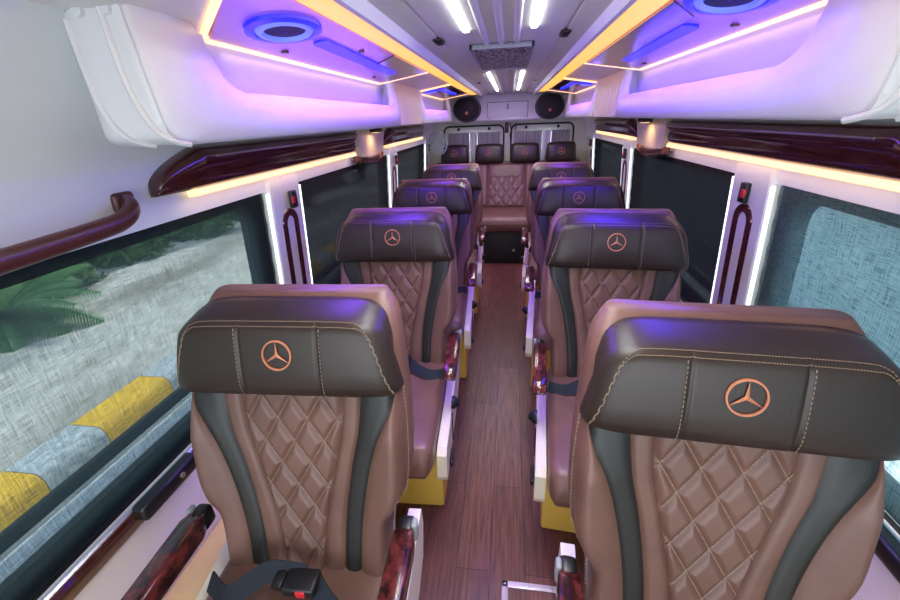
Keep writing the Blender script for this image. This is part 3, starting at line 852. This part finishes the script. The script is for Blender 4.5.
def ringlight(t, q, x, y, R, s):
    c = Vector(q(x, y, .004)); ax = Vector((s*.16, 0, -1)).normalized()
    u = Vector((0, 1, 0)); v_ = Vector((1, 0, -s*.169)).normalized(); dn = Vector((0, 0, -1))
    E = lambda a, b, d: [c+u*(math.cos(2*PI*k/44)*a)+v_*(math.sin(2*PI*k/44)*b)+dn*d for k in range(45)]
    RY = R*1.55
    MB().loft([E(RY, R, -.003), E(RY, R, .004), E(RY*.80, R*.80, .007), E(RY*.76, R*.76, .003)], caps=False, closed=False).build('ring_light', 'blue', t)
    sp = MB().loft([E(RY*.76, R*.76, .003), E(RY*.70, R*.70, .009), E(RY*.60, R*.60, .009), E(RY*.55, R*.55, .001)], caps=False, closed=False).build('speaker_ring', 'bluetint', t)
    MB().loft([E(RY*.56, R*.56, .001), E(RY*.3, R*.3, .004), E(RY*.05, R*.05, .005)], caps=True, closed=False).build('speaker_mesh', 'mesh', sp)
def slotlight(t, q, x0, y0, x1, y1, h):
    mb = MB(); n = 10; pts = []
    d = Vector((x1-x0, y1-y0)); L_ = d.length; d /= L_; nrm = Vector((-d.y, d.x))
    for k in range(n+1): a = PI/2+PI*k/n; pts.append(Vector((x0, y0))+d*math.cos(a)*h+nrm*math.sin(a)*h)
    for k in range(n+1): a = -PI/2+PI*k/n; pts.append(Vector((x1, y1))+d*math.cos(a)*h+nrm*math.sin(a)*h)
    mb.loft([[q(p.x, p.y, dd) for p in pts] for dd in (-.001, .006)]); mb.build('slot_light', 'blue', t, angle=30)
def dots(t, q, L_):
    mb = MB()
    for x, y in L_: mb.disc(q(x, y, -.001), (0, 0, -1), .011, .006, 14)
    mb.build('button', 'maroon', t)
t, q, P = console(-1, 1.03, 2.42, 'near left ceiling console with a blue ring light and long blue slot', dark=(1.75, 2.40, .53))
ringlight(t, q, .508, 1.10, .080, -1); slotlight(t, q, .505, 1.30, .53, 2.15, .022); dots(t, q, [(.62, 1.30), (.47, 1.55), (.62, 2.15)])
t, q, P = console(1, 1.08, 2.42, 'near right ceiling console with a blue ring light at the top of the photo', dark=(1.20, 2.40, .50))
ringlight(t, q, .500, 1.13, .085, 1); slotlight(t, q, .53, 1.42, .545, 2.15, .022); dots(t, q, [(.62, 1.36), (.63, 2.2)])
t, q, P = console(-1, 3.35, 4.70, 'far left ceiling console', dark=(3.36, 4.4, .56)); slotlight(t, q, .50, 3.5, .50, 4.3, .020); ringlight(t, q, .58, 3.5, .05, -1)
t, q, P = console(1, 3.35, 4.70, 'far right ceiling console', dark=(3.36, 4.4, .56)); slotlight(t, q, .50, 3.5, .50, 4.3, .020); ringlight(t, q, .58, 3.5, .05, 1)
for s, w in ((-1, 'left'), (1, 'right')):
    for a, b in ((-.9, .955), (2.45, 3.255), (4.745, 5.62)):
        e0 = 1.005 if s < 0 else 1.055
        ends = (lambda x: a, (lambda x: e0-.28*(1-(min(x, .665)-.405)/.26)) if a < 0 else (lambda x: b))
        mb = MB(); mb.loft([[(s*x, f(x), z) for x, z in ((.402, 1.6875), (.66, 1.650), (.80, 1.655), (.80, 1.70), (.402, 1.70))] for f in ends]); tn += 1
        struct('trim_%d' % tn, mb, 'panelwhite', smooth=False)

# ------------------------------------------------------------------ rear of the cabin
dome = thing('rear_speaker_housing', 'white housing above the back doors carrying two round black speakers', 'speaker housing', (0, 5.25, 1.40))
mb = MB(); rings = []
for i in range(31):
    x = lerp(-.90, .90, i/30); ztop = 1.70; a = abs(x)/.9
    y0 = -.0+.10*a**3
    zb_ = 0.0+.012*a**2
    rings.append([(x, y0+.10, zb_-.01), (x, y0+.02, zb_), (x, y0, zb_+.02), (x, y0+.02, .16), (x, y0+.05, .26), (x, y0+.10, .315), (x, y0+.36, .32), (x, y0+.30, zb_-.01)])
mb.loft(rings); mb.build('housing_body', 'white', dome, angle=50)
h = MB().box((-.235, .000, .045), (.225, .028, .205), .004).build('hatch_door', 'white', dome)
mb = MB(); 
for a, b in (((-.243, .037), (.233, .045)), ((-.243, .205), (.233, .213)), ((-.243, .037), (-.235, .213)), ((.225, .037), (.233, .213))): mb.box((a[0], .004, a[1]), (b[0], .020, b[1]))
mb.build('hatch_seal', 'grey', dome)
mb = MB(); mb.box((-.006, -.012, .15), (.006, .004, .19), .002); mb.ring((0, -.008, .14), (0, 1, 0), .010, .003, 16, 6); mb.build('hatch_key', 'blackp', h)
for s, w in ((-1, 'left'), (1, 'right')):
    t = thing('rear_speaker', 'round black speaker %s of the hatch above the back doors' % w, 'speaker', (s*.475, 5.232, 1.545), 'round black speakers above the back doors')
    MB().disc((0, .02, 0), (0, -1, 0), .165, .05, 36, ry=.145).build('speaker_rim', 'blackp', t)
    mb = MB(); mb.loft([[(math.cos(2*PI*k/30)*r, y, math.sin(2*PI*k/30)*r*.88) for k in range(30)] for r, y in ((.15, -.026), (.13, -.040), (.08, -.052), (.02, -.056))]); mb.build('speaker_mesh', 'mesh', t)
    MB().disc((0, -.05, -.04), (0, -1, 0), .018, .012, 16).build('speaker_badge', 'copper', t)

# rear wall with two door openings
mb = MB()
yR = 5.45
mb.box((-1.02, yR, FL-.02), (1.02, yR+.10, .92)); mb.box((-1.02, yR, 1.37), (1.02, yR+.10, 1.75))
mb.box((-1.02, yR, .92), (-.80, yR+.10, 1.37)); mb.box((.80, yR, .92), (1.02, yR+.10, 1.37)); mb.box((-.035, yR-.03, .92), (.035, yR+.10, 1.37))
struct('wall_rear', mb, 'doorpaint', smooth=False)
for i, (a, b) in enumerate(((-.80, -.035), (.035, .80))):
    root = bpy.data.objects.new('door_%d' % (i+1), None); C.objects.link(root); root['kind'] = 'structure'; root.location = (0, 0, 0)
    rr = rrect(a+.01, b-.01, .93, 1.36, .07); ro_ = rrect(a-.02, b+.02, .90, 1.39, .005); ii = rrect(a+.09, b-.09, .95, 1.27, .05)
    R = lambda pts, y: [(p[0], y, p[1]) for p in pts]
    mb = MB(); mb.loft([R(ro_, yR+.012), R(rr, yR+.010), R(ii, yR+.03), R(ii, yR+.05), R(ro_, yR+.05), R(ro_, yR+.012)], caps=False); mb.build('door_skin', 'doorpaint', root, angle=30)
    mb = MB(); mb.tube(R(rr, yR-.006), .010, 6, close=True, up=(0, 1, 0)); mb.build('door_seal', 'rubber', root)
    mb = MB(); mb.add(R(ii, yR+.045), [tuple(range(len(ii)))]); mb.build('glass', 'glass', root, smooth=False)
    mb = MB(); mb.disc((lerp(a, b, .25 if i else .75), yR+.01, 1.325), (0, -1, 0), .018, .02, 14); mb.disc((lerp(a, b, .75 if i else .25), yR+.01, 1.325), (0, -1, 0), .018, .02, 14); mb.build('door_fitting', 'rubber', root)
cl = ['leftmost', 'second from the left', 'third from the left', 'rightmost']
for i, (a, b) in enumerate(((-.74, -.47), (-.37, -.09), (.08, .42), (.53, .75))):
    mb = MB(); rings = []
    n = 60
    for k in range(n+1):
        x = lerp(a, b, k/n); y = yR-.02+.012*math.sin(k*.95+.6*math.sin(k*.37))
        pin = lambda z: 1
        rings.append([(x, y, z) for z in (.90, 1.0, 1.1, 1.2, 1.285)])
    mb.loft(rings, caps=False, closed=False)
    tag(mb.build('curtain', 'curtain', angle=180), 'grey pleated rear window curtain, %s of the four' % cl[i], 'curtain', 'grey curtains on the back doors')
for i, (a, b) in enumerate(((-.47, -.37), (.42, .53))):
    mb = MB(); rings = []
    for k in range(17):
        x = lerp(a+.002, b-.002, k/16); y = yR-.012+.010*math.sin(k*.8)
        rings.append([(x, y, z) for z in (.90, 1.08, 1.285)])
    mb.loft(rings, caps=False, closed=False)
    tag(mb.build('curtain', 'silver', angle=180), 'shiny silver curtain lining in the gap of the %s back door curtains' % ('left' if i == 0 else 'right'), 'curtain')
# door gear in the middle
dg = thing('door_lock_gear', 'black lock gear hanging at the meeting of the back doors', 'lock', (0, 5.395, 1.30))
MB().box((-.03, 0, -.03), (.012, .03, .09), .006).build('gear_body', 'blackp', dg)
mb = MB(); mb.tube([(.03, .02, .08), (.045, .0, .0), (.03, .02, -.06), (.04, .03, -.12)], .006, 8); mb.tube([(.10, .02, .08), (.10, .01, .0)], .006, 8); mb.build('cable', 'blackp', dg)
# fan
fan = thing('wall_fan', 'small white caged fan at the rear left corner', 'fan', (-.80, 4.98, 1.20), rz=math.radians(-28))
mb = MB()
for r, y in ((.135, 0), (.11, -.03), (.07, -.045), (.03, -.05)): mb.ring((0, y, 0), (0, 1, 0), r, .0045, 36, 5)
for k in range(20):
    a = 2*PI*k/20; mb.tube([(math.cos(a)*r, y, math.sin(a)*r) for r, y in ((.02, -.05), (.07, -.046), (.115, -.028), (.135, 0), (.11, .03), (.03, .045))], .003, 5)
mb.build('cage', 'fan', fan)
mb = MB()
for k in range(4):
    a = PI/2*k+.4; pts = []
    pl = [(.02, -.02), (.10, -.045), (.12, 0), (.10, .04), (.02, .02)]
    mb.prism(pl, lambda p: (math.cos(a)*p[0]-math.sin(a)*p[1], p[1]*.35-.002, math.sin(a)*p[0]+math.cos(a)*p[1]), lambda p: (math.cos(a)*p[0]-math.sin(a)*p[1], p[1]*.35+.002, math.sin(a)*p[0]+math.cos(a)*p[1]))
mb.build('blade', 'fan', fan, smooth=False)
MB().disc((0, -.052, 0), (0, 1, 0), .026, .11, 20).build('motor_hub', 'fan', fan)
mb = MB(); mb.tube([(0, .05, 0), (-.03, .09, .05), (-.05, .13, .11)], .012, 8); mb.build('bracket', 'fan', fan)

# ------------------------------------------------------------------ outdoors
M['road'] = mat('road_concrete', srgb(112, 118, 122), .9, noise=((5, 5, 5), srgb(140, 142, 142), .3, .7))
M['pave'] = mat('pale_paving', srgb(150, 140, 128), .9, noise=((1.6, .5, 1), srgb(206, 198, 188), .40, .60))
M['kerby'] = mat('kerb_yellow_paint', srgb(246, 190, 20), .7, noise=((30, 30, 30), srgb(224, 168, 24), .45, .75))
M['kerbw'] = mat('kerb_white_paint', srgb(202, 206, 208), .8, noise=((22, 22, 22), srgb(150, 158, 164), .4, .7))
M['leaf'] = mat('palm_leaf', srgb(70, 118, 52), .5)
M['leaf2'] = mat('shrub_leaf', srgb(84, 128, 58), .6, noise=((9, 9, 9), srgb(40, 74, 38), .4, .6))
M['trunk'] = mat('palm_trunk', srgb(112, 92, 70), .9)
GZ = -.66
mb = MB(); mb.box((-2.86, -6, GZ-.1), (8, 30, GZ)); struct('ground_road', mb, 'road', smooth=False)
mb = MB(); mb.box((-30, -6, GZ-.1), (-3.12, 40, GZ+.13)); struct('ground_pavement', mb, 'pave', smooth=False)
y = -2.28; k = 0
while y < 14:
    L_ = .62 if k % 2 == 0 else .43
    prof = [(-2.84, GZ-.05), (-2.84, GZ+.10), (-2.87, GZ+.155), (-2.90, GZ+.165), (-3.12, GZ+.165), (-3.14, GZ+.13), (-3.14, GZ-.05)]
    mb = MB(); mb.loft([[(x, yy, z) for x, z in prof] for yy in (y+.003, y+L_-.003)])
    o = mb.build('kerb_stone', 'kerby' if k % 2 == 0 else 'kerbw', angle=60)
    n_ = ['the nearest', 'the next', 'a further'][0]
    if k % 2 == 0: lab_ = 'yellow painted kerb stone outside the near left window' if y < 3 else 'yellow painted kerb stone far down the left kerb'
    else: lab_ = 'white painted kerb stone outside the near left window' if y < 3 else 'white painted kerb stone far down the left kerb'
    tag(o, lab_, 'kerb stone', lab_.replace('stone', 'stones'))
    y += L_; k += 1

def palm(loc, h, nf, fl, label, seed, name='palm_tree'):
    rnd = random.Random(seed); t = thing(name, label, 'palm', loc)
    if h > .3: MB().tube([(0.03*math.sin(i), 0, h*i/8) for i in range(9)], [.16-.008*i for i in range(9)], 12).build('trunk', 'trunk', t)
    mb = MB()
    for f in range(nf):
        az = 2*PI*f/nf+rnd.uniform(-.2, .2); el = rnd.uniform(.1, 1.1); L_ = fl*rnd.uniform(.8, 1.1); pts = []
        dirh = Vector((math.cos(az), math.sin(az), 0)); side = Vector((-math.sin(az), math.cos(az), 0))
        for i in range(13):
            u = i/12; p = Vector((0, 0, h))+dirh*(L_*u*math.cos(el*(1-u*.4)))+Vector((0, 0, 1))*(L_*(math.sin(el)*u-.75*u*u*(1.2-el*.5)))
            pts.append(p)
        mb.tube(pts, [.014*(1-.8*i/12) for i in range(13)], 4)
        for i in range(1, 40):
            u = i/40; j = min(11, int(u*12)); p = pts[j].lerp(pts[j+1], u*12-j); dv = (pts[j+1]-pts[j]).normalized()
            ll = fl*.28*math.sin(PI*min(1, u*.85+.12))**.6
            for sg in (-1, 1):
                e = p+side*sg*ll*.8+dv*ll*.55-Vector((0, 0, ll*.35)); w = dv*.016
                mb.add([p-w, p+w, e], [(0, 1, 2)])
    mb.build('fronds', 'leaf', t, smooth=False)
    return t
palm((-5.3, 10.2, GZ+.13), 8.0, 21, 2.4, 'tall palm nearest the near left window, its fronds shading the paving', 3)
palm((-5.5, 15.2, GZ+.13), 8.0, 21, 2.3, 'second tall palm along the paving, farthest from the bus', 9)
palm((-5.55, 3.3, GZ+.13), .12, 30, 1.1, 'low palm clump seen at the far left behind the blind', 5, 'palm_clump')
palm((-6.4, .2, GZ+.13), .12, 16, 1.3, 'low palm clump at the very edge of the left window', 7, 'palm_clump')
def shrub(loc, r, label, seed):
    rnd = random.Random(seed); mb = MB()
    for i in range(900):
        a = rnd.uniform(0, 2*PI); b = math.acos(rnd.uniform(-.1, 1)); q = r*rnd.uniform(.75, 1.05)
        p = Vector((math.cos(a)*math.sin(b)*q, math.sin(a)*math.sin(b)*q, math.cos(b)*q*.9))
        u = Vector((rnd.uniform(-1, 1), rnd.uniform(-1, 1), rnd.uniform(-1, 1))).normalized()*.09; v = u.cross(p).normalized()*.035
        mb.add([p-u, p+v, p+u, p-v], [(0, 1, 2, 3)])
    mb.add([(math.cos(2*PI*k/12)*r*.7*math.cos(j*.3), math.sin(2*PI*k/12)*r*.7*math.cos(j*.3), r*.7*math.sin(j*.3)) for j in range(5) for k in range(12)],
           [(j*12+k, j*12+(k+1) % 12, (j+1)*12+(k+1) % 12, (j+1)*12+k) for j in range(4) for k in range(12)])
    o = mb.build('shrub', 'leaf2', smooth=False); o.location = loc
    return tag(o, label, 'shrub', 'green shrubs beyond the paving on the left')
for i in range(9):
    shrub((-9.6-.4*(i % 2), .2+i*2.3, GZ+.12), 1.02+.06*(i % 3), 'rounded green shrub in the hedge line beyond the left window', 20+i)
for i in range(7):
    o = shrub((-6.45-.2*(i % 2), 4.3+i*1.6, GZ+.12), .74, 'low leafy green shrub at the edge of the paving, glimpsed through the near left blind', 50+i); o['group'] = 'low shrubs along the paving edge'
mb = MB(); mb.box((3.4, -5, GZ), (3.6, 12, 3.2)); struct('wall_outdoor_right', mb, 'plywood', smooth=False)

# ------------------------------------------------------------------ lights
def area(name, loc, rot, sx, sy, power, col, spread=None):
    l = bpy.data.lights.new(name, 'AREA'); l.shape = 'RECTANGLE'; l.size = sx; l.size_y = sy; l.energy = power; l.color = col
    if spread: l.spread = spread
    o = bpy.data.objects.new(name, l); C.objects.link(o); o.location = loc; o.rotation_euler = rot
    return o
for x in (-.105, .105):
    area('ceiling_strip_lamp', (x, .95, 1.688), (0, 0, 0), .03, 1.1, 2.2, (.95, .97, 1), math.radians(105))
    area('ceiling_strip_lamp', (x, 3.8, 1.688), (0, 0, 0), .03, 1.8, 3.4, (1, .96, .93), math.radians(150))
for s in (-1, 1):
    # blue/violet console lamps
    area('console_lamp', (s*.53, 1.75, 1.635), (0, s*math.radians(10), 0), .12, 1.3, 10, (.17, .05, 1) if s < 0 else (.07, .03, 1))
    area('console_lamp', (s*.52, 3.95, 1.635), (0, s*math.radians(20), 0), .10, 1.2, 4.2, (.28, .06, 1))
    area('frame_lamp', (s*.672, 1.75, 1.625), (0, s*math.radians(-10), 0), .02, 1.3, .16, (1, .58, .40))
    area('rail_lamp', (s*.905, 1.85, 1.258), (0, 0, 0), .02, 1.5, .3, (1, .66, .36))
    area('cove_lamp', (s*.40, 2.2, 1.676), (0, s*math.radians(-55), 0), .03, 5.0, .7, (1, .55, .2))
for p_ in area_later: area('reading_lamp_light', p_, (0, 0, 0), .03, .06, .25, (1, .62, .3))
sun = bpy.data.lights.new('sun', 'SUN'); sun.energy = 11; sun.angle = math.radians(.6); sun.color = (1, .95, .87)
so = bpy.data.objects.new('sun', sun); C.objects.link(so)
so.rotation_euler = Vector((-.16, -.95, -1.0)).to_track_quat('-Z', 'Y').to_euler()

w = bpy.data.worlds.new('sky'); bpy.context.scene.world = w; w.use_nodes = True
nt = w.node_tree; bg = nt.nodes['Background']
tc = nt.nodes.new('ShaderNodeTexCoord'); sp = nt.nodes.new('ShaderNodeSeparateXYZ'); nt.links.new(tc.outputs['Generated'], sp.inputs[0])
cr = nt.nodes.new('ShaderNodeValToRGB'); nt.links.new(sp.outputs['Z'], cr.inputs['Fac'])
cr.color_ramp.elements[0].position = 0; cr.color_ramp.elements[0].color = (.86, .93, 1, 1)
cr.color_ramp.elements[1].position = .8; cr.color_ramp.elements[1].color = (.60, .76, 1, 1)
nt.links.new(cr.outputs['Color'], bg.inputs['Color']); bg.inputs['Strength'].default_value = 3.0

# ------------------------------------------------------------------ camera
cam = bpy.data.cameras.new('camera'); co = bpy.data.objects.new('camera', cam); C.objects.link(co); bpy.context.scene.camera = co
cam.sensor_width = 36; cam.lens = 403.7/900*36; cam.clip_start = .02; cam.clip_end = 200
pi_, ya, ro = .421, .154, -.041
cy, sy, cp, sp_ = math.cos(ya), math.sin(ya), math.cos(pi_), math.sin(pi_)
F = Vector((-sy*cp, cy*cp, -sp_)); R = Vector((cy, sy, 0)); U = R.cross(F)
R2 = math.cos(ro)*R+math.sin(ro)*U; U2 = -math.sin(ro)*R+math.cos(ro)*U
m = Matrix((R2, U2, -F)).transposed().to_4x4(); m.translation = (.041, 0, 1.45); co.matrix_world = m
vs = bpy.context.scene.view_settings
vs.view_transform = 'Standard'; vs.look = 'None'; vs.gamma = 1; vs.exposure = .45; vs.use_curve_mapping = False
bpy.context.scene.cycles.max_bounces = 10; bpy.context.scene.cycles.transparent_max_bounces = 16
bpy.context.scene.cycles.sample_clamp_indirect = 6
